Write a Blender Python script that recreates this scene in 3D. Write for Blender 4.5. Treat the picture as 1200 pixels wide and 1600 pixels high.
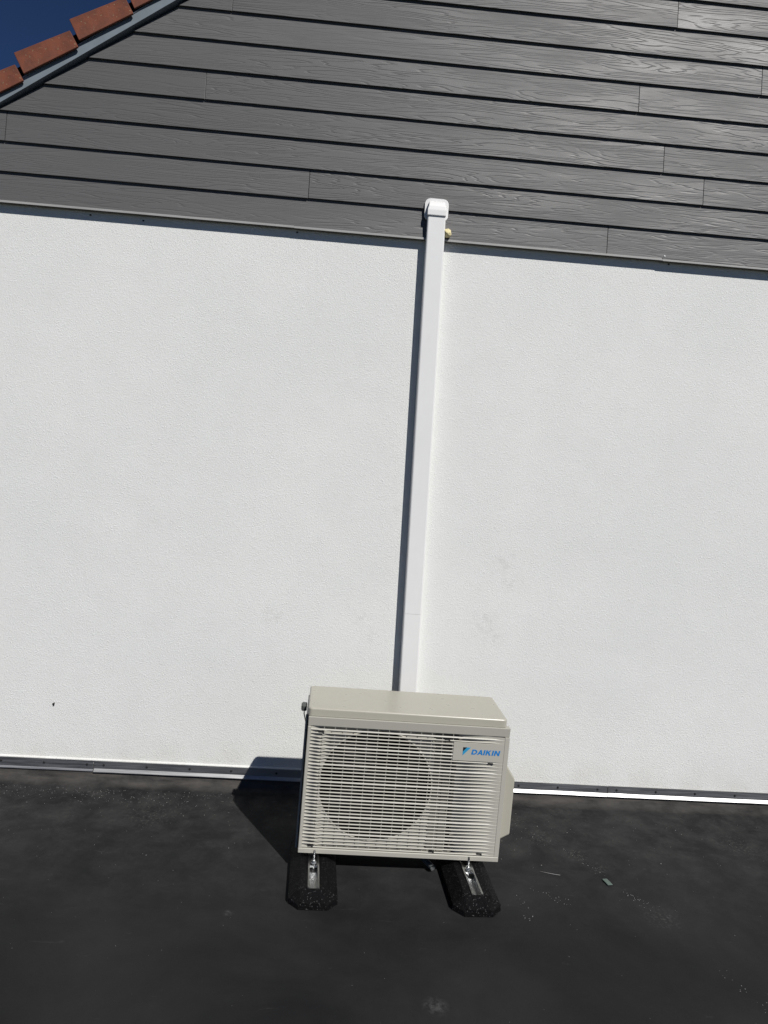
import bpy, bmesh, math, random
from mathutils import Matrix, Vector, noise
random.seed(7)
S = bpy.context.scene
C = S.collection
for o in list(bpy.data.objects):
    bpy.data.objects.remove(o)

# ------------------------------------------------------------------ camera
right = Vector((0.99616872, -0.05232115, 0.07007403))
down = Vector((0.06664964, -0.06455235, -0.9956861))
fwd = Vector((0.05661889, 0.99654177, -0.06081785))
cam_d = bpy.data.cameras.new('camera')
cam = bpy.data.objects.new('camera', cam_d)
C.objects.link(cam)
m = Matrix((right, -down, -fwd)).transposed().to_4x4()
m.translation = (-0.3283, -3.4458, 1.5520)
cam.matrix_world = m
cam_d.sensor_fit = 'AUTO'
cam_d.sensor_width = 36
cam_d.lens = 36 * 1168.47 / 1600
cam_d.clip_start = 0.05
cam_d.clip_end = 2000
S.camera = cam

# ------------------------------------------------------------------ light
SUN_DIR = Vector((-0.58, 1.0, -1.12)).normalized()
elev = math.asin(-SUN_DIR.z)
azim = math.atan2(-SUN_DIR.x, -SUN_DIR.y)
w = bpy.data.worlds.new('World')
S.world = w
w.use_nodes = True
nt = w.node_tree
sky = nt.nodes.new('ShaderNodeTexSky')
sky.sky_type = 'NISHITA'
sky.sun_disc = False
sky.sun_elevation = elev
sky.sun_rotation = azim
sky.altitude = 3500
sky.air_density = 0.62
sky.dust_density = 0.0
sky.ozone_density = 10.0
bg = nt.nodes['Background']
bg.inputs['Strength'].default_value = 0.05
nt.links.new(sky.outputs[0], bg.inputs[0])
sun_d = bpy.data.lights.new('sun', 'SUN')
sun_d.energy = 4.75
sun_d.angle = math.radians(0.53)
sun_d.color = (1.0, 0.972, 0.935)
sun = bpy.data.objects.new('sun', sun_d)
C.objects.link(sun)
sun.rotation_euler = SUN_DIR.to_track_quat('-Z', 'Y').to_euler()
S.view_settings.view_transform = 'Standard'
S.view_settings.look = 'None'
S.view_settings.exposure = 0.0
S.view_settings.gamma = 1.0
S.view_settings.use_curve_mapping = False
S.render.engine = 'CYCLES'
S.cycles.max_bounces = 8


# ------------------------------------------------------------------ materials
class NT:
    """Tiny node-graph helper."""
    def __init__(self, name):
        self.m = bpy.data.materials.new(name)
        self.m.use_nodes = True
        self.t = self.m.node_tree
        self.b = self.t.nodes['Principled BSDF']

    def n(self, typ, **kw):
        nd = self.t.nodes.new(typ)
        for k, v in kw.items():
            if k.startswith('i_'):
                nd.inputs[k[2:].replace('_', ' ')].default_value = v
            else:
                setattr(nd, k, v)
        return nd

    def l(self, a, b):
        self.t.links.new(a, b)

    def math(self, op, a, b=None, clamp=False):
        nd = self.n('ShaderNodeMath', operation=op, use_clamp=clamp)
        for i, v in enumerate((a, b)):
            if v is None:
                continue
            if isinstance(v, (int, float)):
                nd.inputs[i].default_value = v
            else:
                self.l(v, nd.inputs[i])
        return nd.outputs[0]

    def coords(self, scale=(1, 1, 1), offset=None):
        tc = self.n('ShaderNodeTexCoord')
        mp = self.n('ShaderNodeMapping')
        mp.inputs['Scale'].default_value = scale
        self.l(tc.outputs['Object'], mp.inputs['Vector'])
        if offset is not None:
            self.l(offset, mp.inputs['Location'])
        return mp.outputs[0]

    def noise(self, vec, scale, detail=3, rough=0.5, dist=0.0):
        nd = self.n('ShaderNodeTexNoise')
        nd.inputs['Scale'].default_value = scale
        nd.inputs['Detail'].default_value = detail
        nd.inputs['Roughness'].default_value = rough
        nd.inputs['Distortion'].default_value = dist
        self.l(vec, nd.inputs['Vector'])
        return nd.outputs['Fac']

    def ramp(self, fac, stops):
        nd = self.n('ShaderNodeValToRGB')
        el = nd.color_ramp.elements
        el[0].position, el[0].color = stops[0][0], (*stops[0][1], 1)
        el[1].position, el[1].color = stops[-1][0], (*stops[-1][1], 1)
        for p, c in stops[1:-1]:
            e = el.new(p)
            e.color = (*c, 1)
        self.l(fac, nd.inputs[0])
        return nd.outputs[0]

    def range(self, v, a, b, c, d):
        nd = self.n('ShaderNodeMapRange')
        for k, x in zip(('From Min', 'From Max', 'To Min', 'To Max'), (a, b, c, d)):
            nd.inputs[k].default_value = x
        self.l(v, nd.inputs['Value'])
        return nd.outputs[0]

    def mix(self, fac, a, b, blend='MIX'):
        nd = self.n('ShaderNodeMix', data_type='RGBA', blend_type=blend)
        if isinstance(fac, (int, float)):
            nd.inputs[0].default_value = fac
        else:
            self.l(fac, nd.inputs[0])
        for i, v in ((6, a), (7, b)):
            if isinstance(v, tuple):
                nd.inputs[i].default_value = (*v, 1)
            else:
                self.l(v, nd.inputs[i])
        return nd.outputs[2]

    def bump(self, h, strength, dist, prev=None):
        nd = self.n('ShaderNodeBump')
        nd.inputs['Strength'].default_value = strength
        nd.inputs['Distance'].default_value = dist
        self.l(h, nd.inputs['Height'])
        if prev is not None:
            self.l(prev, nd.inputs['Normal'])
        return nd.outputs[0]

    def set(self, **kw):
        for k, v in kw.items():
            inp = self.b.inputs[k.replace('_', ' ')]
            if isinstance(v, (int, float)):
                inp.default_value = v
            elif isinstance(v, tuple):
                inp.default_value = (*v, 1)
            else:
                self.l(v, inp)
        return self.m

    def blob(self, pos, radius, vec=None):
        """1 at pos falling to 0 at radius (object coordinates)."""
        tc = self.n('ShaderNodeTexCoord')
        d = self.n('ShaderNodeVectorMath', operation='DISTANCE')
        self.l(vec if vec is not None else tc.outputs['Object'], d.inputs[0])
        d.inputs[1].default_value = pos
        return self.range(d.outputs['Value'], 0.0, radius, 1.0, 0.0)


def mat_render():
    k = NT('white_render')
    v = k.coords()
    big = k.noise(v, 1.3, 4, 0.55)
    mid = k.noise(v, 7, 4, 0.6)
    fine = k.noise(v, 125, 3, 0.6, 0.6)
    grit = k.noise(v, 260, 2, 0.5)
    ridge = k.math('ABSOLUTE', k.math('SUBTRACT', fine, 0.5))
    col = k.ramp(big, [(0.3, (0.685, 0.695, 0.675)), (0.7, (0.73, 0.735, 0.712))])
    col = k.mix(k.range(mid, 0.35, 0.75, 0, 0.10), col, (0.52, 0.52, 0.49))
    smear = None
    for p, r in (((0.386, 0, 0.847), 0.10), ((0.43, 0, 0.79), 0.06), ((0.453, 0, 1.14), 0.08), ((0.49, 0, 1.05), 0.06),
                 ((-0.617, 0, 0.833), 0.06), ((-0.201, 0, 0.828), 0.06), ((-0.16, 0, 0.76), 0.05), ((-0.05, 0, 1.35), 0.05)):
        b = k.blob(p, r)
        smear = b if smear is None else k.math('MAXIMUM', smear, b)
    sm = k.math('MULTIPLY', smear, k.range(k.noise(v, 30, 4, 0.75), 0.46, 0.75, 0, 0.6))
    col = k.mix(sm, col, (0.37, 0.375, 0.335))
    # splash dirt on the lowest few centimetres
    sp = k.n('ShaderNodeSeparateXYZ')
    k.l(v, sp.inputs[0])
    splash = k.math('MULTIPLY', k.range(sp.outputs['Z'], 0.09, 0.24, 0.5, 0.0), k.range(mid, 0.4, 0.7, 0.2, 1))
    col = k.mix(splash, col, (0.56, 0.54, 0.49))
    h = k.math('ADD', k.math('MULTIPLY', ridge, 1.6), k.math('MULTIPLY', grit, 0.35))
    n = k.bump(h, 0.65, 0.0045)
    n = k.bump(k.noise(v, 3, 3), 0.25, 0.01, n)
    return k.set(Base_Color=col, Roughness=0.9, Specular_IOR_Level=0.25, Normal=n)


def mat_plank():
    k = NT('grey_fibre_cement')
    oi = k.n('ShaderNodeObjectInfo')
    off = k.n('ShaderNodeCombineXYZ')
    k.l(k.math('MULTIPLY', oi.outputs['Random'], 61.0), off.inputs[0])
    k.l(k.math('MULTIPLY', oi.outputs['Random'], 17.0), off.inputs[2])
    v = k.coords((1.0, 1.0, 15.0), off.outputs[0])
    f = k.noise(v, 0.95, 3, 0.42, 0.2)
    rings = k.math('PINGPONG', k.math('MULTIPLY', f, 19.0), 0.5)
    line = k.range(rings, 0.0, 0.17, 0.0, 1.0)
    patch = k.noise(k.coords((1.0, 1.0, 5.0), off.outputs[0]), 1.6, 3, 0.55)
    pore = k.noise(k.coords((5, 1, 160), off.outputs[0]), 2.2, 3, 0.6)
    amt = k.range(patch, 0.36, 0.6, 0.25, 1.0)
    h = k.math('ADD', k.math('MULTIPLY', line, amt), k.math('MULTIPLY', pore, 0.55))
    n = k.bump(h, 0.6, 0.0016)
    base = k.ramp(patch, [(0.3, (0.083, 0.083, 0.083)), (0.7, (0.102, 0.101, 0.1005))])
    base = k.mix(k.math('MULTIPLY', k.math('SUBTRACT', 1.0, line), k.math('MULTIPLY', amt, 0.16)), base, (0.05, 0.049, 0.048))
    base = k.mix(k.range(pore, 0.3, 0.75, 0.12, 0.0), base, (0.055, 0.055, 0.055))
    tone = k.range(oi.outputs['Random'], 0, 1, 0.93, 1.06)
    hs = k.n('ShaderNodeHueSaturation')
    k.l(tone, hs.inputs['Value'])
    k.l(base, hs.inputs['Color'])
    return k.set(Base_Color=hs.outputs[0], Roughness=k.range(patch, 0.32, 0.68, 0.60, 0.44), Specular_IOR_Level=0.42, Normal=n)


def mat_membrane():
    k = NT('black_rubber_membrane')
    v = k.coords()
    big = k.noise(v, 1.4, 5, 0.6, 0.4)
    mid = k.noise(v, 8, 6, 0.7, 0.25)
    fine = k.noise(v, 60, 4, 0.65)
    sp = k.n('ShaderNodeSeparateXYZ')
    k.l(v, sp.inputs[0])
    near = k.range(sp.outputs['Y'], -1.1, -0.05, 0.0, 1.0)
    col = k.ramp(big, [(0.28, (0.0125, 0.0128, 0.0136)), (0.72, (0.0265, 0.0267, 0.0272))])
    dust = k.math('MULTIPLY', k.range(mid, 0.40, 0.74, 0, 1), k.math('ADD', k.math('MULTIPLY', near, 0.50), 0.05))
    dust = k.math('MULTIPLY', dust, k.range(fine, 0.3, 0.7, 0.5, 1.0))
    col = k.mix(dust, col, (0.085, 0.083, 0.080))
    # brownish dirt on the turned-up strip along the wall
    up = k.math('MULTIPLY', k.range(sp.outputs['Y'], -0.06, -0.01, 0, 1), k.range(k.noise(k.coords((1, 1, 6)), 4, 4, 0.7), 0.35, 0.7, 0.1, 0.8))
    col = k.mix(up, col, (0.10, 0.092, 0.083))
    # scuffs drawn out along x
    sc = k.noise(k.coords((2.2, 11, 1)), 2.6, 4, 0.7, 0.5)
    scm = k.range(sc, 0.66, 0.74, 0, 0.28)
    col = k.mix(scm, col, (0.075, 0.075, 0.075))
    # two dried droppings
    wob = k.noise(v, 45, 3, 0.7)
    for p, r in (((0.039, -1.38, 0), 0.045), ((-0.62, -0.97, 0), 0.022)):
        bl = k.math('MULTIPLY', k.blob(p, r), k.range(wob, 0.42, 0.62, 0, 0.5), True)
        col = k.mix(bl, col, (0.12, 0.12, 0.118))
    # faint dusty prints
    for p, r in (((0.74, -0.48, 0), 0.07), ((0.80, -0.58, 0), 0.06), ((0.92, -0.90, 0), 0.09), ((0.62, -0.35, 0), 0.09), ((0.52, -0.2, 0), 0.08), ((1.5, -0.35, 0), 0.12), ((-1.05, -0.3, 0), 0.14)):
        bl = k.math('MULTIPLY', k.blob(p, r), k.range(k.noise(v, 85, 3, 0.7), 0.50, 0.68, 0, 0.4), True)
        col = k.mix(bl, col, (0.13, 0.128, 0.12))
    n = k.bump(mid, 0.22, 0.012)
    n = k.bump(fine, 0.18, 0.002, n)
    return k.set(Base_Color=col, Roughness=k.range(mid, 0.3, 0.7, 0.6, 0.75), Specular_IOR_Level=0.03, Normal=n)


def mat_simple(name, col, rough=0.5, metal=0.0, spec=0.5, bump=0.0, scale=300.0, vary=0.06):
    k = NT(name)
    v = k.coords()
    nz = k.noise(v, 9, 4, 0.6)
    lo = tuple(c * (1 - vary) for c in col)
    hi = tuple(min(1, c * (1 + vary)) for c in col)
    kw = dict(Base_Color=k.ramp(nz, [(0.3, lo), (0.7, hi)]), Roughness=k.range(k.noise(v, 30, 3), 0.3, 0.7, rough * 0.9, min(1, rough * 1.1)),
              Metallic=metal, Specular_IOR_Level=spec)
    if bump:
        kw['Normal'] = k.bump(k.noise(v, scale, 3), 0.5, bump)
    return k.set(**kw)


def mat_tile():
    k = NT('terracotta')
    v = k.coords()
    big = k.noise(v, 7, 4, 0.6)
    col = k.ramp(big, [(0.3, (0.125, 0.041, 0.024)), (0.55, (0.185, 0.060, 0.034)), (0.75, (0.15, 0.060, 0.040))])
    li = k.range(k.noise(v, 75, 3, 0.6), 0.64, 0.69, 0, 0.75)
    col = k.mix(li, col, (0.30, 0.25, 0.14))
    grime = k.range(k.noise(v, 18, 4, 0.7), 0.46, 0.72, 0, 0.6)
    col = k.mix(grime, col, (0.075, 0.032, 0.024))
    n = k.bump(k.noise(v, 130, 4, 0.6), 0.5, 0.002)
    return k.set(Base_Color=col, Roughness=0.85, Specular_IOR_Level=0.3, Normal=n)


def mat_rubber():
    k = NT('recycled_rubber')
    oi = k.n('ShaderNodeObjectInfo')
    v = k.coords()
    vo = k.n('ShaderNodeTexVoronoi')
    vo.inputs['Scale'].default_value = 420
    k.l(v, vo.inputs['Vector'])
    sep = k.n('ShaderNodeSeparateColor')
    k.l(vo.outputs['Color'], sep.inputs[0])
    fl = k.range(sep.outputs[0], 0.972, 0.98, 0, 1)
    col = k.mix(fl, (0.0035, 0.0035, 0.004), (0.085, 0.085, 0.085))
    n = k.bump(vo.outputs['Distance'], 0.8, 0.003)
    n = k.bump(k.noise(v, 70, 4, 0.7), 0.5, 0.006, n)
    return k.set(Base_Color=col, Roughness=0.6, Specular_IOR_Level=0.12, Normal=n)


def mat_metal(name, col, rough, streak=(1, 40, 40)):
    k = NT(name)
    nz = k.noise(k.coords(streak), 6, 4, 0.6)
    c = k.ramp(nz, [(0.3, tuple(x * 0.82 for x in col)), (0.7, col)])
    n = k.bump(nz, 0.15, 0.001)
    return k.set(Base_Color=c, Metallic=1.0, Roughness=k.range(nz, 0.3, 0.7, rough * 0.8, rough * 1.25), Normal=n)


M_RENDER = mat_render()
M_PLANK = mat_plank()
M_SUNWARD_CUT = mat_simple('sunward_sawn_board_edge', (0.42, 0.42, 0.41), 0.85)
M_MEMB = mat_membrane()
M_TILE = mat_tile()
M_RUB = mat_rubber()
M_ALU = mat_metal('mill_aluminium', (0.40, 0.40, 0.40), 0.48)
M_ZINC = mat_metal('zinc_plated_steel', (0.62, 0.63, 0.63), 0.34, (40, 2, 40))
M_TRIM = mat_simple('grey_coated_trim', (0.155, 0.185, 0.21), 0.5, vary=0.1)
M_DRIP = mat_simple('grey_drip_metal', (0.31, 0.31, 0.30), 0.5, vary=0.08)
M_PVC = mat_simple('white_pvc', (0.71, 0.71, 0.70), 0.38, vary=0.015)
M_AC = mat_simple('beige_painted_steel', (0.37, 0.355, 0.298), 0.30, vary=0.012)
M_GRILLE = mat_simple('beige_plastic', (0.385, 0.373, 0.325), 0.48, vary=0.012)
M_DARK = mat_simple('dark_interior', (0.004, 0.004, 0.004), 0.8, spec=0.2, vary=0.1)
M_FAN = mat_simple('dark_grey_fan_plastic', (0.006, 0.006, 0.006), 0.6)
M_SLOT_SHADE = mat_simple('slot_shade_tone', (0.13, 0.125, 0.11), 0.6)  # brown-grey that puts the shade between the slats into the colour
M_KNOB = mat_simple('dark_grey_plastic', (0.06, 0.065, 0.06), 0.5)
M_BLUE = mat_simple('blue_print', (0.008, 0.17, 0.47), 0.45, vary=0.01)
M_TEAL = mat_simple('light_blue_print', (0.03, 0.26, 0.46), 0.45, vary=0.01)
M_BLACK = mat_simple('black_print', (0.006, 0.008, 0.012), 0.45, vary=0.01)
M_FOAM = mat_simple('expanding_foam', (0.66, 0.58, 0.33), 0.85, bump=0.01, scale=140, vary=0.2)
M_SCREW = mat_simple('dark_screw', (0.01, 0.01, 0.01), 0.7)
M_GRIT = mat_simple('pale_grit', (0.30, 0.295, 0.28), 0.8, vary=0.3)
M_CHIP = mat_simple('greenish_glazed_chip', (0.07, 0.10, 0.085), 0.5, vary=0.2)
M_HOSE = mat_simple('grey_hose', (0.09, 0.10, 0.10), 0.5)
M_GROUND = mat_simple('far_ground', (0.07, 0.08, 0.05), 0.9, vary=0.3)


# ------------------------------------------------------------------ mesh helpers
def link(name, me, mat, parent=None):
    o = bpy.data.objects.new(name, me)
    C.objects.link(o)
    if mat is not None and len(me.materials) == 0:
        me.materials.append(mat)
    if parent is not None:
        o.parent = parent
    return o


def from_bm(name, bm, mat, parent=None, smooth=False):
    bmesh.ops.recalc_face_normals(bm, faces=bm.faces[:])
    me = bpy.data.meshes.new(name)
    bm.to_mesh(me)
    bm.free()
    if smooth:
        for p in me.polygons:
            p.use_smooth = True
    return link(name, me, mat, parent)


def box(bm, x0, x1, y0, y1, z0, z1):
    v = [bm.verts.new((x, y, z)) for z in (z0, z1) for y in (y0, y1) for x in (x0, x1)]
    fs = [(0, 1, 3, 2), (4, 6, 7, 5), (0, 4, 5, 1), (2, 3, 7, 6), (0, 2, 6, 4), (1, 5, 7, 3)]
    return [bm.faces.new([v[i] for i in f]) for f in fs]


def hull8(bm, a, b):
    """prism between two equal-length rings a and b (closed)."""
    n = len(a)
    va = [bm.verts.new(p) for p in a]
    vb = [bm.verts.new(p) for p in b]
    bm.faces.new(va[::-1])
    bm.faces.new(vb)
    for i in range(n):
        bm.faces.new((va[i], va[(i + 1) % n], vb[(i + 1) % n], vb[i]))


def bevel(bm, off, seg=2, edges=None):
    bmesh.ops.bevel(bm, geom=(edges if edges is not None else bm.edges[:]), offset=off, segments=seg, profile=0.5, affect='EDGES', clamp_overlap=True)


def tube(bm, pts, r, seg=10, cap=True):
    rings = []
    for i, p in enumerate(pts):
        p = Vector(p)
        d = (Vector(pts[min(i + 1, len(pts) - 1)]) - Vector(pts[max(i - 1, 0)])).normalized()
        a = d.orthogonal().normalized() if abs(d.z) > 0.9 else d.cross(Vector((0, 0, 1))).normalized()
        b = d.cross(a)
        rings.append([bm.verts.new(p + (a * math.cos(t) + b * math.sin(t)) * r) for t in [2 * math.pi * j / seg for j in range(seg)]])
    for q, s in zip(rings, rings[1:]):
        for j in range(seg):
            bm.faces.new((q[j], q[(j + 1) % seg], s[(j + 1) % seg], s[j]))
    if cap:
        bm.faces.new(rings[0][::-1])
        bm.faces.new(rings[-1])


def empty(name, loc=(0, 0, 0)):
    o = bpy.data.objects.new(name, None)
    o.location = loc
    o.empty_display_size = 0.1
    C.objects.link(o)
    return o


def tag(o, label, cat, group=None):
    o['label'] = label
    o['category'] = cat
    if group:
        o['group'] = group
    return o


def struct(o):
    o['kind'] = 'structure'
    return o


# ------------------------------------------------------------------ the setting: far ground and flat roof
bm = bmesh.new()
g = [bm.verts.new(p) for p in ((-400, -400, -3.2), (400, -400, -3.2), (400, 400, -3.2), (-400, 400, -3.2))]
bm.faces.new(g)
struct(from_bm('ground', bm, M_GROUND))


def seg_dist(x, y, a, b):
    p, a, b = Vector((x, y)), Vector(a), Vector(b)
    t = max(0, min(1, (p - a).dot(b - a) / (b - a).length_squared))
    return (p - a - (b - a) * t).length


FOLDS = [((-1.50, -0.03), (-1.62, -0.28), 0.0035), ((-1.10, -0.05), (-1.17, -0.33), 0.004), ((-0.83, -0.04), (-0.70, -0.34), 0.003),
         ((-1.66, -0.30), (-1.80, -0.48), 0.003), ((0.66, -0.06), (0.98, -0.40), 0.0025), ((1.2, -0.22), (1.7, -0.26), 0.003),
         ((0.85, -0.16), (1.15, -0.13), 0.003), ((1.02, -0.06), (1.35, -0.46), 0.0025), ((-1.3, -0.62), (-0.75, -0.5), 0.002)]


def roof_z(x, y):
    z = 0.0028 * noise.noise((x * 1.6, y * 1.6, 0.3)) + 0.0012 * noise.noise((x * 6, y * 6, 4.1))
    z += 0.0012 * abs(noise.noise((x * 3.1, y * 7.0, 9.7)))
    for a, b, h in FOLDS:
        d = seg_dist(x, y, a, b)
        if d < 0.06:
            z += 1.6 * h * math.exp(-(d / 0.014) ** 2)
    return z


xs = [-6, -5, -4, -3, -2.5] + [-2.2 + 0.025 * i for i in range(177)] + [2.6, 3, 4, 5, 6]
prof = [(-0.004, 0.088), (-0.005, 0.062), (-0.0065, 0.04), (-0.011, 0.024), (-0.021, 0.011), (-0.036, 0.004), (-0.055, 0.001)]
ys = [-0.08 - 0.024 * i for i in range(64)] + [-1.75, -2.1, -2.6, -3.2, -4, -5, -6.5]
bm = bmesh.new()
rows = []
for y, z in prof:
    rows.append([bm.verts.new((x, y + 0.003 * noise.noise((x * 2.6, z * 30, 1.7)) * (1 if z < 0.05 else 0.2), z + 0.003 * noise.noise((x * 1.7, y * 9, 2.2)) * (z < 0.05))) for x in xs])
for y in ys:
    rows.append([bm.verts.new((x, y, roof_z(x, y) * min(1, (-0.055 - y) / 0.03 if y > -0.085 else 1))) for x in xs])
for a, b in zip(rows, rows[1:]):
    for i in range(len(xs) - 1):
        bm.faces.new((a[i], a[i + 1], b[i + 1], b[i]))
# outer edge turned down so that the roof has thickness
lo = [bm.verts.new((x, -6.5, -0.4)) for x in xs]
for i in range(len(xs) - 1):
    bm.faces.new((rows[-1][i], rows[-1][i + 1], lo[i + 1], lo[i]))
struct(from_bm('flat_roof', bm, M_MEMB, smooth=True))

# pale grit: nobody could count it
bm = bmesh.new()


def chip_bm(bm, x, y, r):
    z = roof_z(x, y) + r * 0.35
    ang = random.uniform(0, 6.28)
    e = random.uniform(0.5, 1.0)
    ca, sa = math.cos(ang), math.sin(ang)
    pts = [(r, 0, 0), (0, r * e, 0), (-r, 0, 0), (0, -r * e, 0)]
    v = [bm.verts.new((x + p[0] * ca - p[1] * sa, y + p[0] * sa + p[1] * ca, z)) for p in pts]
    t = bm.verts.new((x, y, z + r * 0.6))
    b = bm.verts.new((x, y, z - r * 0.5))
    for i in range(4):
        bm.faces.new((v[i], v[(i + 1) % 4], t))
        bm.faces.new((v[(i + 1) % 4], v[i], b))


def scatter(n, fx, fy, r0, r1):
    for _ in range(n):
        chip_bm(bm, fx(), fy(), random.uniform(r0, r1) * random.choice((0.5, 0.6, 0.8, 0.95)))


U, G = random.uniform, random.gauss
scatter(330, lambda: U(-1.85, -0.72), lambda: -0.07 - abs(G(0, 0.085)), 0.0011, 0.0024)
scatter(60, lambda: U(-1.85, -0.6), lambda: -0.1 - abs(G(0, 0.4)), 0.0010, 0.0022)
scatter(70, lambda: G(0.50, 0.09), lambda: -0.30 + G(0, 0.13), 0.0011, 0.0025)
scatter(70, lambda: U(0.42, 2.0), lambda: -0.10 - abs(G(0, 0.16)), 0.0010, 0.0024)
scatter(120, lambda: U(-1.6, 1.6), lambda: U(-1.5, -0.1), 0.0009, 0.0018)
for ax, ay, bx, by, n in ((0.70, -0.42, 0.79, -0.62, 32), (0.85, -0.74, 0.90, -0.86, 26), (0.98, -1.18, 1.06, -1.38, 16), (0.46, -0.72, 0.60, -0.84, 22), (0.42, -0.78, 0.44, -0.95, 14)):
    for _ in range(n):
        t = random.random()
        chip_bm(bm, ax + (bx - ax) * t + G(0, 0.012), ay + (by - ay) * t + G(0, 0.012), U(0.0009, 0.0020))
gr = from_bm('grit', bm, M_GRIT)
gr['kind'] = 'stuff'
gr['label'] = 'pale grit and crumbs scattered over the black roof membrane'
gr['category'] = 'grit'

# ------------------------------------------------------------------ the house
house = tag(empty('house', (0, 0, 0)), 'white rendered house wall under a grey boarded gable with red roof tiles', 'house')
VX, VZ, SL = -1.177, 3.482, 0.689          # a point on the lower edge of the verge trim, and its slope
APX = 1.9
APZ = VZ + SL * (APX - VX)
EAVE_Z = 2.30
EAVE_X = VX + (EAVE_Z - VZ) / SL
FAR_X = 2 * APX - EAVE_X


def verge_x(z):
    return VX + (z - VZ) / SL


bm = bmesh.new()
box(bm, EAVE_X, FAR_X, 0.0, 0.25, 0.074, 2.587)
from_bm('wall', bm, M_RENDER, house)
bm = bmesh.new()
box(bm, EAVE_X, FAR_X, 0.012, 0.25, -3.2, 0.072)
from_bm('base_wall', bm, M_MEMB, house)
for x in (EAVE_X, FAR_X - 0.25):
    bm = bmesh.new()
    box(bm, x, x + 0.25, 0.252, 6.0, -3.2, 2.587)
    from_bm('side_wall', bm, M_RENDER, house)

# gable: dark backing wall and the lapped planks on it
zb = 2.589
bm = bmesh.new()
a = [(verge_x(zb), 0.0, zb), (2 * APX - verge_x(zb), 0.0, zb), (APX, 0.0, APZ)]
hull8(bm, a, [(p[0], 0.24, p[2]) for p in a])
gable = from_bm('gable', bm, M_DARK, house)
ROW0, PITCH = 2.5885, 0.1275
LINES = [ROW0] + [2.7155 + PITCH * k for k in range(40)]
JOINTS = {0: [0.797], 1: [-0.569], 2: [-1.889, 1.223], 3: [1.025], 4: [-1.045], 5: [0.886], 6: [1.446], 7: [-0.948]}
rj = random.Random(3)
for k, z0 in enumerate(LINES[:-1]):
    z1 = LINES[k + 1]
    zt = z1 + 0.022
    if z1 > APZ - 0.02:
        break
    zt = min(zt, APZ - 0.005)
    js = list(JOINTS.get(k, [rj.uniform(-0.8, 1.4)]))
    while js[-1] + 3.0 < 2 * APX - verge_x(z0) - 0.5:
        js.append(js[-1] + 3.0)
    js = [j for j in js if verge_x(z1) + 0.015 < j < 2 * APX - verge_x(z1) - 0.1]
    ends = [None] + js + [None]
    for e0, e1 in zip(ends, ends[1:]):
        jog = rj.uniform(-0.0012, 0.0012)
        xl0, xl1 = (verge_x(z0), verge_x(zt)) if e0 is None else (e0 + 0.0016, e0 + 0.0016)
        xr0, xr1 = (2 * APX - verge_x(z0), 2 * APX - verge_x(zt)) if e1 is None else (e1 - 0.0016, e1 - 0.0016)
        yb, yt, th = -0.0265 + rj.uniform(-0.001, 0.001), -0.0130, 0.0105
        bm = bmesh.new()
        A = [(xl0, yb, z0 + jog), (xr0, yb, z0 + jog), (xr1, yt, zt), (xl1, yt, zt)]
        hull8(bm, A, [(p[0], p[1] + th, p[2]) for p in A])
        po = from_bm('plank', bm, M_PLANK, gable)
        po.data.materials.append(M_SUNWARD_CUT)
        for p in po.data.polygons:      # paler uncoated sawn tone on sunward ends only; shaded ends stay dark by colour
            if p.normal.x > 0.9:
                p.material_index = 1

# drip flashing between boards and render, two overlapping lengths at a time
flash = empty('drip_flashing')
flash.parent = house
for x0, x1, dz in ((EAVE_X + 0.05, -0.6225, 0.0012), (-0.622, 1.056, 0.0), (1.0566, FAR_X - 0.05, -0.0024)):
    bm = bmesh.new()
    zt = 2.5875 + dz
    y1 = -0.0335 - (0.0012 if dz < -0.001 else 0)
    ring = [(-0.002, zt), (y1 + 0.003, zt), (y1, zt - 0.002), (y1, zt - 0.0095), (y1 + 0.0012, zt - 0.0095), (y1 + 0.0012, zt - 0.0022), (-0.0032, zt - 0.0022), (-0.0032, zt - 0.008), (-0.002, zt - 0.008)]
    hull8(bm, [(x0, y, z) for y, z in ring], [(x1, y, z) for y, z in ring])
    from_bm('flashing_length', bm, M_DRIP, flash)
for x, z in ((-1.52, 2.567), (-1.29, 2.562), (-0.61, 2.57), (1.10, 2.572)):
    bm = bmesh.new()
    box(bm, x - 0.004, x + 0.004, -0.0022, -0.0004, z - 0.003, z + 0.003)
    from_bm('rivet', bm, M_SCREW, flash)

# termination bar holding the membrane to the wall: lengths, each with its screws
SCREWS = [-1.808, -1.615, -1.421, -1.345, -1.149, -0.952, -0.76, -0.55, -0.35, -0.15, 0.05, 0.22, 0.41, 0.601, 0.791, 0.985, 1.079, 1.272, 1.466, 1.665, 1.86]
bar = empty('termination_bar')
bar.parent = house


def bar_z(x):
    return 0.0 if x < -0.8 else -0.006 * min(1, (x + 0.8) / 1.6)


scr_me = None
for x0, x1 in ((-4.0, -1.393), (-1.389, 1.033), (1.036, 4.0)):
    bm = bmesh.new()
    n = 24
    lf = x0 < 0
    ring = [(-0.0050, 0.104), (-0.0075, 0.104), (-0.0078, 0.064 if x0 < -1.39 else 0.069), (-0.0118 if x1 < 0 else -0.0165, 0.056), (-0.0118 if x1 < 0 else -0.0165, 0.0535), (-0.009, 0.0535), (-0.0055, 0.062)]
    secs = []
    for i in range(n + 1):
        x = x0 + (x1 - x0) * i / n
        wv = 0.0008 * noise.noise((x * 3.1, 0.2, x0))
        secs.append([bm.verts.new((x, y + wv, z + bar_z(x) + wv)) for y, z in ring])
    for s, t in zip(secs, secs[1:]):
        for j in range(len(ring)):
            bm.faces.new((s[j], s[(j + 1) % len(ring)], t[(j + 1) % len(ring)], t[j]))
    bm.faces.new(secs[0][::-1])
    bm.faces.new(secs[-1])
    from_bm('bar_length', bm, M_ALU, bar)
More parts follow.
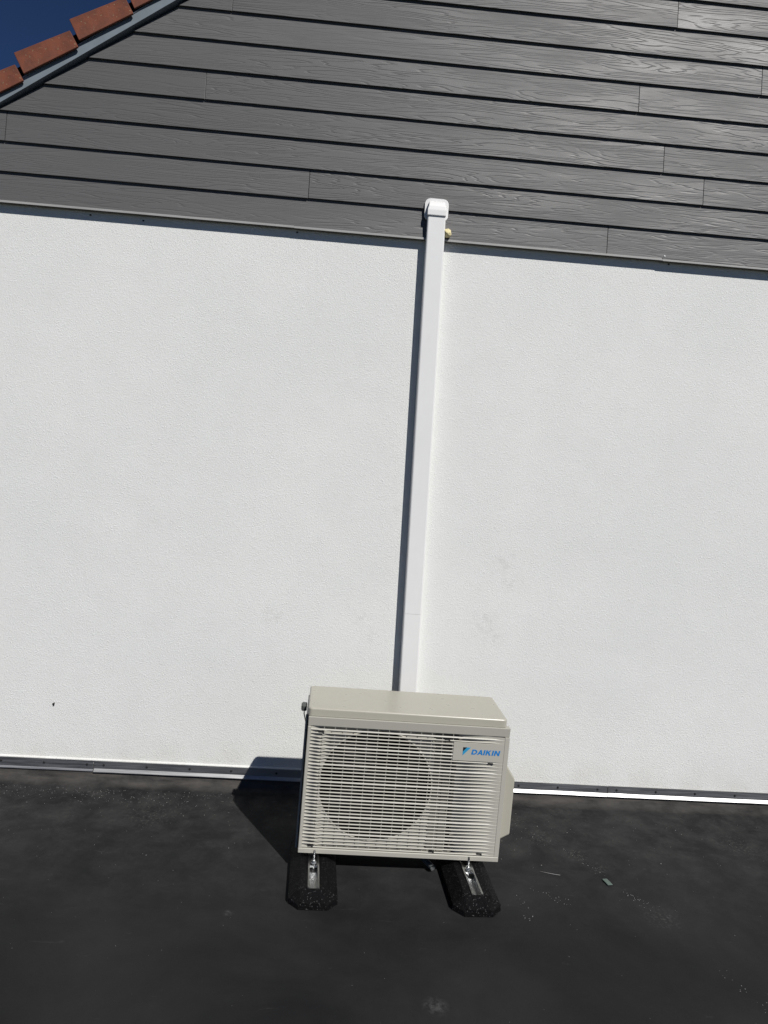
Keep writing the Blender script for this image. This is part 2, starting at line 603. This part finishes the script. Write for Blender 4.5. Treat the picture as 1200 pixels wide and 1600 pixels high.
for x in SCREWS:
    if scr_me is None:
        bm = bmesh.new()
        bmesh.ops.create_cone(bm, cap_ends=True, segments=8, radius1=0.0058, radius2=0.004, depth=0.004, matrix=Matrix.Rotation(math.pi / 2, 4, 'X'))
        o = from_bm('screw', bm, M_SCREW, bar)
        scr_me = o.data
    else:
        o = link('screw', scr_me, None, bar)
    o.location = (x, -0.0095, 0.086 + bar_z(x))
# white stop bead of the render, left of the unit
bm = bmesh.new()
A = [(EAVE_X, -0.001, 0.113), (EAVE_X, -0.0085, 0.108), (EAVE_X, -0.0085, 0.1045), (EAVE_X, -0.001, 0.1045)]
hull8(bm, A, [(0.05, p[1], p[2]) for p in A])
from_bm('stop_bead', bm, M_RENDER, house)
# small dark nick in the render
bm = bmesh.new()
hull8(bm, [(-1.592, -0.0005, 0.362), (-1.581, -0.0005, 0.367), (-1.583, -0.0005, 0.352), (-1.588, -0.0005, 0.35)],
      [(-1.592, -0.003, 0.362), (-1.581, -0.003, 0.367), (-1.583, -0.003, 0.352), (-1.588, -0.003, 0.35)])
from_bm('render_nick', bm, M_SCREW, house)
bm = bmesh.new()
bmesh.ops.create_icosphere(bm, subdivisions=1, radius=0.0055, matrix=Matrix.Translation((1.062, -0.037, 2.596)))
from_bm('filler_dab', bm, M_PVC, house)

# roof: deck, verge trim, verge tiles
bm = bmesh.new()
A = [(EAVE_X - 0.3, EAVE_Z - 0.3 * SL + 0.09), (APX, APZ + 0.09), (2 * APX - EAVE_X + 0.3, EAVE_Z - 0.3 * SL + 0.09), (2 * APX - EAVE_X + 0.3, EAVE_Z - 0.3 * SL + 0.005), (APX, APZ + 0.005), (EAVE_X - 0.3, EAVE_Z - 0.3 * SL + 0.005)]
hull8(bm, [(x, 0.03, z) for x, z in A], [(x, 6.2, z) for x, z in A])
roof = from_bm('roof', bm, M_TILE, house)
for sgn in (1, -1):
    def mx(x):
        return x if sgn == 1 else 2 * APX - x
    bm = bmesh.new()
    th = 0.058
    A = [(EAVE_X - 0.3, EAVE_Z - 0.3 * SL + 0.013), (APX, APZ + 0.013), (APX, APZ + th), (EAVE_X - 0.3, EAVE_Z - 0.3 * SL + th)]
    hull8(bm, [(mx(x), -0.047, z) for x, z in A], [(mx(x), 0.028, z) for x, z in A])
    from_bm('verge_trim', bm, M_TRIM, roof)
    bm = bmesh.new()          # bright folded upper lip and lower fold
    A2 = [(EAVE_X - 0.3, EAVE_Z - 0.3 * SL + th + 0.0005), (APX, APZ + th + 0.0005), (APX, APZ + th + 0.006), (EAVE_X - 0.3, EAVE_Z - 0.3 * SL + th + 0.006)]
    hull8(bm, [(mx(x), -0.050, z) for x, z in A2], [(mx(x), 0.0, z) for x, z in A2])
    from_bm('trim_fold', bm, M_TRIM, roof)
    # verge tiles: a flank hanging over the trim plus the top slab, each lying a little flatter than the roof
    t_me = None
    step = Vector((0.224, 0.160))
    bm = bmesh.new()          # dark underlay behind the tile flanks
    A3 = [(EAVE_X - 0.3, EAVE_Z - 0.3 * SL + th + 0.007), (APX - 0.02, APZ - 0.02 * SL + th + 0.007), (APX - 0.02, APZ - 0.02 * SL + th + 0.06), (EAVE_X - 0.3, EAVE_Z - 0.3 * SL + th + 0.06)]
    hull8(bm, [(mx(x), -0.044, z) for x, z in A3], [(mx(x), 0.025, z) for x, z in A3])
    from_bm('underlay', bm, M_DARK, roof)
    for i in range(-4, 15):
        px, pz = -1.803 + step.x * i, 3.110 + step.y * i
        if px > APX - 0.2:
            break
        if t_me is None:
            bm = bmesh.new()
            f = [(0, 0), (0.222, 0.133), (0.184, 0.197), (-0.045, 0.082)]
            hull8(bm, [(x, -0.066, z) for x, z in f], [(x, -0.054, z) for x, z in f])
            q = [(-0.036, 0.066), (0.192, 0.183), (0.1845, 0.1955), (-0.0435, 0.0795)]
            hull8(bm, [(x, -0.0535, z) for x, z in q], [(x, 0.28, z) for x, z in q])
            bevel(bm, 0.0025, 2)
            o = from_bm('verge_tile', bm, M_TILE, roof)
            t_me = o.data
        else:
            o = link('verge_tile', t_me, None, roof)
        jr = random.Random(i * 7 + sgn)
        o.location = (mx(px) , jr.uniform(-0.003, 0.003), pz + jr.uniform(-0.002, 0.002))
        if sgn == -1:
            o.scale = (-1, 1, 1)

# ------------------------------------------------------------------ pipe cover (trunking) on the wall
DT = -0.0126
trk = tag(empty('pipe_cover', (0, 0, 0.2)), 'white plastic pipe cover running up the wall to an end cap', 'pipe cover')


def trunk_piece(z0, z1):
    bm = bmesh.new()
    cx = lambda z: 0.0405 + DT * z
    w, d, c = 0.0408, 0.057, 0.006
    ring = [(-w, -0.0005), (w, -0.0005), (w, -d + c), (w - 0.002, -d + 0.002), (w - c, -d), (-w + c, -d), (-w + 0.002, -d + 0.002), (-w, -d + c)]
    hull8(bm, [(x + cx(z0), y, z0 - 0.2) for x, y in ring], [(x + cx(z1), y, z1 - 0.2) for x, y in ring])
    return from_bm('cover_length', bm, M_PVC, trk)


trunk_piece(0.24, 0.884)
trunk_piece(0.8848, 2.70)
# end cap: rounded wall plate and a curved hood
ec = empty('end_cap', (0, 0, -0.2))
ec.parent = trk
CX = 0.0405 + DT * 2.7 - 0.001
bm = bmesh.new()
pts = []
W2, ZB, ZT, R = 0.0535, 2.668, 2.760, 0.024
for cx_, cz_, a0 in ((W2 - R, ZT - R, 0), (-W2 + R, ZT - R, 90)):
    for i in range(7):
        t = math.radians(a0 + 15 * i)
        pts.append((cx_ + R * math.cos(t), cz_ + R * math.sin(t)))
pts += [(-W2, ZB + 0.012), (-W2 + 0.008, ZB), (W2 - 0.008, ZB), (W2, ZB + 0.012)]
hull8(bm, [(CX + x, -0.026, z) for x, z in pts], [(CX + x, -0.036, z) for x, z in pts])
bevel(bm, 0.002, 2)
from_bm('wall_plate', bm, M_PVC, ec, smooth=False)
bm = bmesh.new()
# side profile of the hood (y, z), extruded along x
hp = [(-0.038, 2.745), (-0.045, 2.7445), (-0.051, 2.741), (-0.057, 2.734), (-0.0615, 2.721), (-0.064, 2.702), (-0.064, 2.678), (-0.038, 2.678)]
hw = [0.035, 0.035, 0.0355, 0.036, 0.038, 0.041, 0.042, 0.042]
hull8(bm, [(CX - w_, y, z) for (y, z), w_ in zip(hp, hw)], [(CX + w_, y, z) for (y, z), w_ in zip(hp, hw)])
bevel(bm, 0.003, 2)
from_bm('hood', bm, M_PVC, ec)
# blob of foam squeezed out beside the cover
bm = bmesh.new()
bmesh.ops.create_icosphere(bm, subdivisions=3, radius=0.021)
for v in bm.verts:
    v.co *= 1 + 0.35 * noise.noise(v.co * 70) + 0.15 * noise.noise(v.co * 160)
    v.co.x *= 0.95
    v.co.z *= 0.85
foam = tag(from_bm('foam_blob', bm, M_FOAM, None, True), 'small yellowish blob of expanding foam beside the white pipe cover', 'foam')
foam.location = (0.062, -0.038, 2.612)

# ------------------------------------------------------------------ outdoor unit
AW, AH, AD = 0.7655, 0.524, 0.275
ex = Vector((1, 0.0157, -0.0158)).normalized()
ey = Vector((-0.0157, 1, 0)).normalized()
ez = ex.cross(ey).normalized()
ey = ez.cross(ex)
ac = tag(empty('outdoor_unit'), 'beige air conditioner outdoor unit standing on two black rubber feet', 'air conditioner')
M4 = Matrix((ex, ey, ez)).transposed().to_4x4()
M4.translation = (-0.4073, -0.7119, 0.0833)
ac.matrix_world = M4

# casing: open-fronted sheet-metal box set a little left of the front panel
bm = bmesh.new()
fs = box(bm, -0.0085, AW - 0.008, 0.034, AD, 0.012, 0.523)
bmesh.ops.delete(bm, geom=[f for f in fs if all(abs(v.co.y - 0.034) < 1e-6 for v in f.verts)], context='FACES')
vert = [e for e in bm.edges if abs(e.verts[0].co.z - e.verts[1].co.z) > 0.1 and e.verts[0].co.y > 0.1]
bevel(bm, 0.02, 4, vert)
casing = from_bm('casing', bm, M_AC, ac)
bm = bmesh.new()
box(bm, 0.004, AW - 0.02, 0.0302, 0.033, 0.014, 0.52)
for f in [f for f in bm.faces if all(abs(v.co.y - 0.0302) < 1e-6 for v in f.verts) or all(abs(v.co.y - 0.033) < 1e-6 for v in f.verts)]:
    bm.faces.remove(f)
from_bm('inner_frame', bm, M_KNOB, ac)
# lid
bm = bmesh.new()
box(bm, -0.004, AW - 0.013, 0.006, AD + 0.012, 0.5255, 0.556)
vert = [e for e in bm.edges if abs(e.verts[0].co.z - e.verts[1].co.z) > 0.01]
bevel(bm, 0.016, 4, vert)
top = [e for e in bm.edges if e.verts[0].co.z > 0.555 and e.verts[1].co.z > 0.555]
bevel(bm, 0.007, 4, top)
from_bm('lid', bm, M_AC, ac, smooth=False)
# front panel frame (butted strips)
bm = bmesh.new()
hull8(bm, [(0, 0, 0.524), (0, 0.030, 0.524), (0, 0.030, 0.488), (0, 0.0045, 0.488)], [(AW, 0, 0.524), (AW, 0.030, 0.524), (AW, 0.030, 0.488), (AW, 0.0045, 0.488)])
bevel(bm, 0.0025, 2)
front = from_bm('front_panel', bm, M_GRILLE, ac)
for bx in ((0, AW, 0, 0.030, 0, 0.0195), (0, 0.012, 0.0005, 0.030, 0.0198, 0.4877), (0.7479, AW, 0.0008, 0.030, 0.0198, 0.4877)):
    bm = bmesh.new()
    box(bm, *bx)
    bevel(bm, 0.0006 if bx[0] > 0.1 else 0.002, 1)
    from_bm('frame_strip', bm, M_GRILLE, front)

# backing plate behind the slats with the bell-mouth opening
FX, FZ, FR = 0.272, 0.262, 0.214
X0, X1, Z0, Z1 = 0.0125, 0.7475, 0.0202, 0.4872


def back_y(x):
    if x < 0.085:
        t = max(0, (x - X0) / 0.0725)
        return 0.006 + 0.024 * t
    if x > 0.57:
        t = max(0, (0.735 - x) / (0.735 - 0.57))
        return 0.0018 + 0.0150 * t
    if x > 0.491:
        return 0.065
    return 0.030


bm = bmesh.new()
NA, NR = 120, 36
angs = sorted([2 * math.pi * i / NA for i in range(NA)] + [math.atan2(z - FZ, x - FX) % (2 * math.pi) for x in (X0, X1) for z in (Z0, Z1)])
cols = []
for t in angs:
    c, s = math.cos(t), math.sin(t)
    tmax = min((X1 - FX) / c if c > 1e-9 else ((X0 - FX) / c if c < -1e-9 else 9), (Z1 - FZ) / s if s > 1e-9 else ((Z0 - FZ) / s if s < -1e-9 else 9))
    tmax = max(tmax, FR + 0.0012)
    cols.append([bm.verts.new((FX + c * r, back_y(FX + c * r), FZ + s * r)) for r in [FR + (tmax - FR) * (j / NR) for j in range(NR + 1)]])
for i in range(len(cols)):
    a, b = cols[i], cols[(i + 1) % len(cols)]
    for j in range(NR):
        if 0.491 < (a[j].co.x + b[j].co.x + a[j + 1].co.x + b[j + 1].co.x) / 4 < 0.565:
            continue          # open slot between the fan plate and the ribbed part
        bm.faces.new((a[j], a[j + 1], b[j + 1], b[j]))
from_bm('bellmouth_plate', bm, M_GRILLE, ac)
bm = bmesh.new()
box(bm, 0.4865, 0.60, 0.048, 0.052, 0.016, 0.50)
from_bm('slot_shade_panel', bm, M_SLOT_SHADE, ac)  # added panel, coloured dark to stand for shade in the grille slot


def ring_torus(bm, R, r, y, n=64, k=8):
    rr = [[bm.verts.new((FX + (R + r * math.cos(b)) * math.cos(a), y + r * math.sin(b), FZ + (R + r * math.cos(b)) * math.sin(a))) for b in [2 * math.pi * j / k for j in range(k)]] for a in [2 * math.pi * i / n for i in range(n)]]
    for i in range(n):
        for j in range(k):
            bm.faces.new((rr[i][j], rr[(i + 1) % n][j], rr[(i + 1) % n][(j + 1) % k], rr[i][(j + 1) % k]))


bm = bmesh.new()
ring_torus(bm, FR + 0.002, 0.0032, 0.0295)
from_bm('bellmouth_rim', bm, M_GRILLE, ac, True)
# fan tunnel and fan
bm = bmesh.new()
n = 64
r0 = [bm.verts.new((FX + FR * math.cos(2 * math.pi * i / n), 0.031, FZ + FR * math.sin(2 * math.pi * i / n))) for i in range(n)]
r1 = [bm.verts.new((v.co.x, 0.15, v.co.z)) for v in r0]
for i in range(n):
    bm.faces.new((r0[i], r0[(i + 1) % n], r1[(i + 1) % n], r1[i]))
bm.faces.new(r1)
from_bm('fan_tunnel', bm, M_DARK, ac, False)
fan = empty('fan')
fan.parent = ac
bm = bmesh.new()
bmesh.ops.create_cone(bm, cap_ends=True, segments=24, radius1=0.052, radius2=0.045, depth=0.05, matrix=Matrix.Translation((FX, 0.085, FZ)) @ Matrix.Rotation(math.pi / 2, 4, 'X'))
from_bm('hub', bm, M_FAN, fan)
bm = bmesh.new()
prev = None
for i in range(9):
    a = math.radians(-32 + 8.5 * i)
    row = [bm.verts.new((r * math.cos(a), (-0.028 + 0.056 * i / 8) * (0.6 + 0.4 * r / 0.2) * -1, r * math.sin(a))) for r in (0.045, 0.10, 0.15, 0.20)]
    if prev:
        for j in range(3):
            bm.faces.new((prev[j], prev[j + 1], row[j + 1], row[j]))
    prev = row
bl0 = from_bm('blade', bm, M_FAN, fan, True)
bl0.location = (FX, 0.085, FZ)
for q in (1, 2):
    b2 = link('blade', bl0.data, None, fan)
    b2.location = (FX, 0.085, FZ)
    b2.rotation_euler = (0, 2 * math.pi * q / 3, 0)

# slats: 35, every fifth one taller; five of them stop short at the badge
BADGE = (0.553, 0.7475, 0.3905, 0.4585)
s_me = {}
for i in range(35):
    z = 0.4775 - 0.01328 * i
    thick = i % 5 == 0
    short = 2 <= i <= 6
    key = (thick, short)
    if key not in s_me:
        bm = bmesh.new()
        h = 0.0021 if thick else 0.0014
        x1 = BADGE[0] - 0.0004 if short else 0.7477
        p = [(0.0, -h), (0.0028, h), (0.0060, h - 0.0006), (0.0056, -h + 0.0002)]
        hull8(bm, [(0.0123, y, zz) for y, zz in p], [(x1, y, zz) for y, zz in p])
        o = from_bm('slat', bm, M_GRILLE, front)
        s_me[key] = o.data
    else:
        o = link('slat', s_me[key], None, front)
    o.location = (0, 0.0012, z)
# vertical ribs behind the slats
r_me = None
for i in range(14):
    x = 0.062 + 0.0407 * i
    if x > BADGE[0] + 0.02:
        break
    if r_me is None:
        bm = bmesh.new()
        box(bm, -0.0008, 0.0008, 0, 0.0035, 0.0196, 0.4878)
        o = from_bm('rib', bm, M_GRILLE, front)
        r_me = o.data
    else:
        o = link('rib', r_me, None, front)
    o.location = (x, 0.0058, 0)
# screw clips visible as small dark slots
for x, z in ((0.700, 0.3835), (0.690, 0.0285), (0.528, 0.468), (0.052, 0.468), (0.505, 0.029), (0.045, 0.029)):
    bm = bmesh.new()
    hull8(bm, [(x - 0.010, 0.0004, z + 0.0022), (x + 0.010, 0.0004, z + 0.0022), (x + 0.010, 0.0004, z - 0.0042), (x + 0.006, 0.0004, z - 0.0042), (x + 0.003, 0.0004, z - 0.0018), (x - 0.010, 0.0004, z - 0.0018)],
          [(x - 0.010, 0.012, z + 0.0022), (x + 0.010, 0.012, z + 0.0022), (x + 0.010, 0.012, z - 0.0042), (x + 0.006, 0.012, z - 0.0042), (x + 0.003, 0.012, z - 0.0018), (x - 0.010, 0.012, z - 0.0018)])
    from_bm('clip_slot', bm, M_SCREW, front)
# badge plate with the maker's mark
bm = bmesh.new()
box(bm, BADGE[0], BADGE[1] + 0.0002, 0.0016, 0.022, BADGE[2] - 0.0012, BADGE[3] + 0.0010)
bevel(bm, 0.0005, 1)
badge = from_bm('badge_plate', bm, M_GRILLE, ac)


def flat(name, polys, mat, ox, oz, sc, slant=0.0, sx=1.0):
    bm = bmesh.new()
    for p in polys:
        q = [(ox + (x * sx + slant * z) * sc, oz + z * sc) for x, z in p]
        hull8(bm, [(x, 0.0015, z) for x, z in q], [(x, 0.0009, z) for x, z in q])
    return from_bm(name, bm, mat, badge)


def arc(cx, cz, rx, rz, a0, a1, n):
    return [(cx + rx * math.cos(math.radians(a0 + (a1 - a0) * i / n)), cz + rz * math.sin(math.radians(a0 + (a1 - a0) * i / n))) for i in range(n + 1)]


ST = 0.27
oD, iD = arc(0.42, 0.5, 0.56, 0.5, 90, -90, 10), arc(0.42, 0.5, 0.30, 0.27, 90, -90, 10)
GL = {
    'D': ([[(0, 0), (ST, 0), (ST, 1), (0, 1)], [(ST, 1), (ST, 0.77), (0.42, 0.77), (0.42, 1)], [(ST, 0), (0.42, 0), (0.42, 0.23), (ST, 0.23)]]
          + [[oD[i], oD[i + 1], iD[i + 1], iD[i]] for i in range(10)], 0.98),
    'A': ([[(0, 0), (0.27, 0), (0.62, 1), (0.38, 1)], [(0.62, 1), (0.5, 0.66), (0.73, 0), (1.0, 0)], [(0.345, 0.215), (0.655, 0.215), (0.58, 0.41), (0.413, 0.41)]], 1.0),
    'I': ([[(0, 0), (ST, 0), (ST, 1), (0, 1)]], ST),
    'K': ([[(0, 0), (ST, 0), (ST, 1), (0, 1)], [(ST, 0.36), (0.42, 0.52), (0.92, 1), (0.60, 1), (ST, 0.66)], [(0.421, 0.519), (0.37, 0.462), (0.62, 0), (0.95, 0), (0.56, 0.65)]], 0.95),
    'N': ([[(0, 0), (ST, 0), (ST, 1), (0, 1)], [(ST, 1), (ST, 0.62), (0.68, 0), (0.68, 0.38)], [(0.68, 0), (0.95, 0), (0.95, 1), (0.68, 1)]], 0.95),
}
x = 0.0
SC = 0.0196
for ch in 'DAIKIN':
    polys, wd = GL[ch]
    flat('letter', polys, M_BLUE, 0.6225 + x * SC * 1.10, 0.4155, SC, 0.20, 1.10)
    x += wd + (0.06 if ch in 'DA' else 0.15)
flat('emblem', [[(0.0, 1.0), (0.0, 0.999 - 0.56), (0.0, 0.0), (1.08, 1.0), (0.50, 1.0)]][0:0] + [[(0.0, 0.44), (0.0, -0.06), (0.98, 1.0), (0.50, 1.0)]], M_TEAL, 0.590, 0.4118, 0.030)
flat('emblem_corner', [[(0.0, 0.445), (0.495, 1.0), (0.0, 1.0)]], M_BLACK, 0.590, 0.4118, 0.030)

# valve cover on the right side
bm = bmesh.new()
A = [(0.0, 0.392), (0.052, 0.316), (0.052, 0.096), (0.0, 0.066)]
hull8(bm, [(AW - 0.0078 + x, 0.032, z) for x, z in A], [(AW - 0.0078 + x, 0.235, z) for x, z in A])
bevel(bm, 0.006, 3)
from_bm('valve_cover', bm, M_AC, ac)
# sensor clip on the left side
bm = bmesh.new()
box(bm, -0.030, -0.0103, 0.105, 0.150, 0.507, 0.530)
bevel(bm, 0.004, 2)
for i in range(4):
    box(bm, -0.0318, -0.0304, 0.110 + 0.010 * i, 0.114 + 0.010 * i, 0.510, 0.527)
sc_ = from_bm('sensor_clip', bm, M_KNOB, ac)
bm = bmesh.new()
tube(bm, [(-0.020, 0.128, 0.508), (-0.019, 0.126, 0.49), (-0.0145, 0.122, 0.474), (-0.0105, 0.12, 0.462)], 0.0022, 6)
from_bm('sensor_lead', bm, M_KNOB, ac, True)
# turned edge of the casing showing past the front panel
bm = bmesh.new()
box(bm, -0.0115, -0.0040, 0.0305, 0.0335, 0.004, 0.521)
bevel(bm, 0.001, 1)
from_bm('casing_edge', bm, M_AC, ac)
# mounting feet pressed from sheet steel
for x in (0.070, 0.632):
    bm = bmesh.new()
    box(bm, x - 0.03, x + 0.05, 0.012, AD + 0.01, 0.0015, 0.0105)
    from_bm('mounting_foot', bm, M_AC, ac)
# drain hose below
bm = bmesh.new()
tube(bm, [(0.44, 0.20, 0.010), (0.45, 0.17, -0.018), (0.475, 0.12, -0.040), (0.512, 0.062, -0.0535), (0.524, 0.040, -0.055)], 0.0115, 12, cap=False)
tube(bm, [(0.522, 0.044, -0.055), (0.500, 0.08, -0.0505), (0.47, 0.12, -0.038)], 0.0088, 12, cap=False)
from_bm('drain_hose', bm, M_HOSE, ac, True)

# ------------------------------------------------------------------ rubber feet with steel channels
FOOT_L = 0.50


def foot_mesh():
    bm = bmesh.new()
    H = 0.058

    def ring(y, wb, wm, wt, h, gd):
        return [bm.verts.new(p) for p in ((-wb, y, 0.0), (-wm, y, min(0.022, h * 0.6)), (-wt, y, h), (-0.0225, y, h), (-0.0222, y, h - gd), (0.0222, y, h - gd), (0.0225, y, h), (wt, y, h), (wm, y, min(0.022, h * 0.6)), (wb, y, 0.0))]
    secs = []
    for s in (1,):
        secs = [ring(0.0, 0.052, 0.048, 0.040, 0.026, 0.0004), ring(0.012, 0.062, 0.060, 0.043, 0.034, 0.0004), ring(0.036, 0.084, 0.083, 0.0475, H - 0.001, 0.0004), ring(0.040, 0.088, 0.087, 0.048, H, 0.0006), ring(0.0405, 0.088, 0.087, 0.048, H, 0.024),
                ring(FOOT_L - 0.0405, 0.088, 0.087, 0.048, H, 0.024), ring(FOOT_L - 0.040, 0.088, 0.087, 0.048, H, 0.0006), ring(FOOT_L, 0.052, 0.048, 0.040, 0.030, 0.0004)]
    for a, b in zip(secs, secs[1:]):
        for j in range(10):
            bm.faces.new((a[j], a[(j + 1) % 10], b[(j + 1) % 10], b[j]))
    bm.faces.new(secs[0][::-1])
    bm.faces.new(secs[-1])
    return bm


def make_foot(label):
    t = tag(empty('rubber_foot'), label, 'rubber foot', 'rubber feet under the outdoor unit')
    from_bm('block', foot_mesh(), M_RUB, t)
    # lipped steel channel in the groove
    bm = bmesh.new()
    p = [(-0.0205, 0.0605), (-0.0145, 0.0605), (-0.0145, 0.0585), (-0.0185, 0.0585), (-0.0185, 0.0385), (0.0185, 0.0385), (0.0185, 0.0585), (0.0145, 0.0585), (0.0145, 0.0605), (0.0205, 0.0605), (0.0205, 0.0362), (-0.0205, 0.0362)]
    y0, y1 = 0.041, FOOT_L - 0.042
    va = [bm.verts.new((x, y0, z)) for x, z in p]
    vb = [bm.verts.new((x, y1, z)) for x, z in p]
    for i in range(12):
        bm.faces.new((va[i], va[(i + 1) % 12], vb[(i + 1) % 12], vb[i]))
    for vv in (va, vb):
        for q in ((0, 1, 2, 3), (0, 3, 4, 11), (4, 5, 10, 11), (5, 6, 9, 10), (6, 7, 8, 9)):
            bm.faces.new([vv[i] for i in q])
    ch = from_bm('channel', bm, M_ZINC, t)
    bm = bmesh.new()
    box(bm, -0.0182, 0.0182, y0 - 0.012, y0 + 0.001, 0.0388, 0.0405)
    from_bm('channel_tongue', bm, M_ZINC, ch)
    for yb in (0.205, 0.40):
        bm = bmesh.new()
        tube(bm, [(0, yb, 0.040), (0, yb, 0.106)], 0.0042, 10)
        b = from_bm('bolt', bm, M_ZINC, t)
        bm = bmesh.new()
        bmesh.ops.create_cone(bm, cap_ends=True, segments=18, radius1=0.013, radius2=0.013, depth=0.002, matrix=Matrix.Translation((0, yb, 0.0618)))
        from_bm('washer', bm, M_ZINC, b)
        bm = bmesh.new()
        bmesh.ops.create_cone(bm, cap_ends=True, segments=6, radius1=0.0092, radius2=0.0092, depth=0.007, matrix=Matrix.Translation((0, yb, 0.0665)))
        from_bm('nut', bm, M_ZINC, b)
        bm = bmesh.new()
        box(bm, -0.0178, 0.0178, yb - 0.017, yb + 0.017, 0.0505, 0.0575)
        from_bm('slide_plate', bm, M_ZINC, b)
    return t


f1 = make_foot('black rubber foot with steel channel under the left end of the unit')
f1.location = (-0.3365, -0.938, 0.0)
f1.rotation_euler = (0, 0, math.radians(2.2))


def copy_tree(o, parent=None):
    c = o.copy()
    C.objects.link(c)
    c.parent = parent
    for k in list(o.children):
        copy_tree(k, c)
    return c


f2 = copy_tree(f1)
f2['label'] = 'black rubber foot with steel channel under the right end of the unit'
f2.location = (0.247, -0.940, 0.0)
f2.rotation_euler = (0, 0, math.radians(2.6))

# ------------------------------------------------------------------ loose bits on the roof
bm = bmesh.new()
box(bm, -0.011, 0.011, -0.021, 0.021, 0.0, 0.004)
bevel(bm, 0.0018, 2)
chip = tag(from_bm('plastic_tag', bm, M_CHIP), 'small flat greenish tag lying on the roof right of the unit', 'tag')
chip.location = (0.797, -0.687, 0.002)
chip.rotation_euler = (0, 0.03, math.radians(12))
bm = bmesh.new()
tube(bm, [(0.545, -0.628, 0.004), (0.572, -0.640, 0.005), (0.602, -0.650, 0.0055), (0.621, -0.651, 0.004)], 0.0007, 5)
tag(from_bm('twig', bm, M_GRIT, None, True), 'thin pale dry stalk lying on the black roof', 'twig')
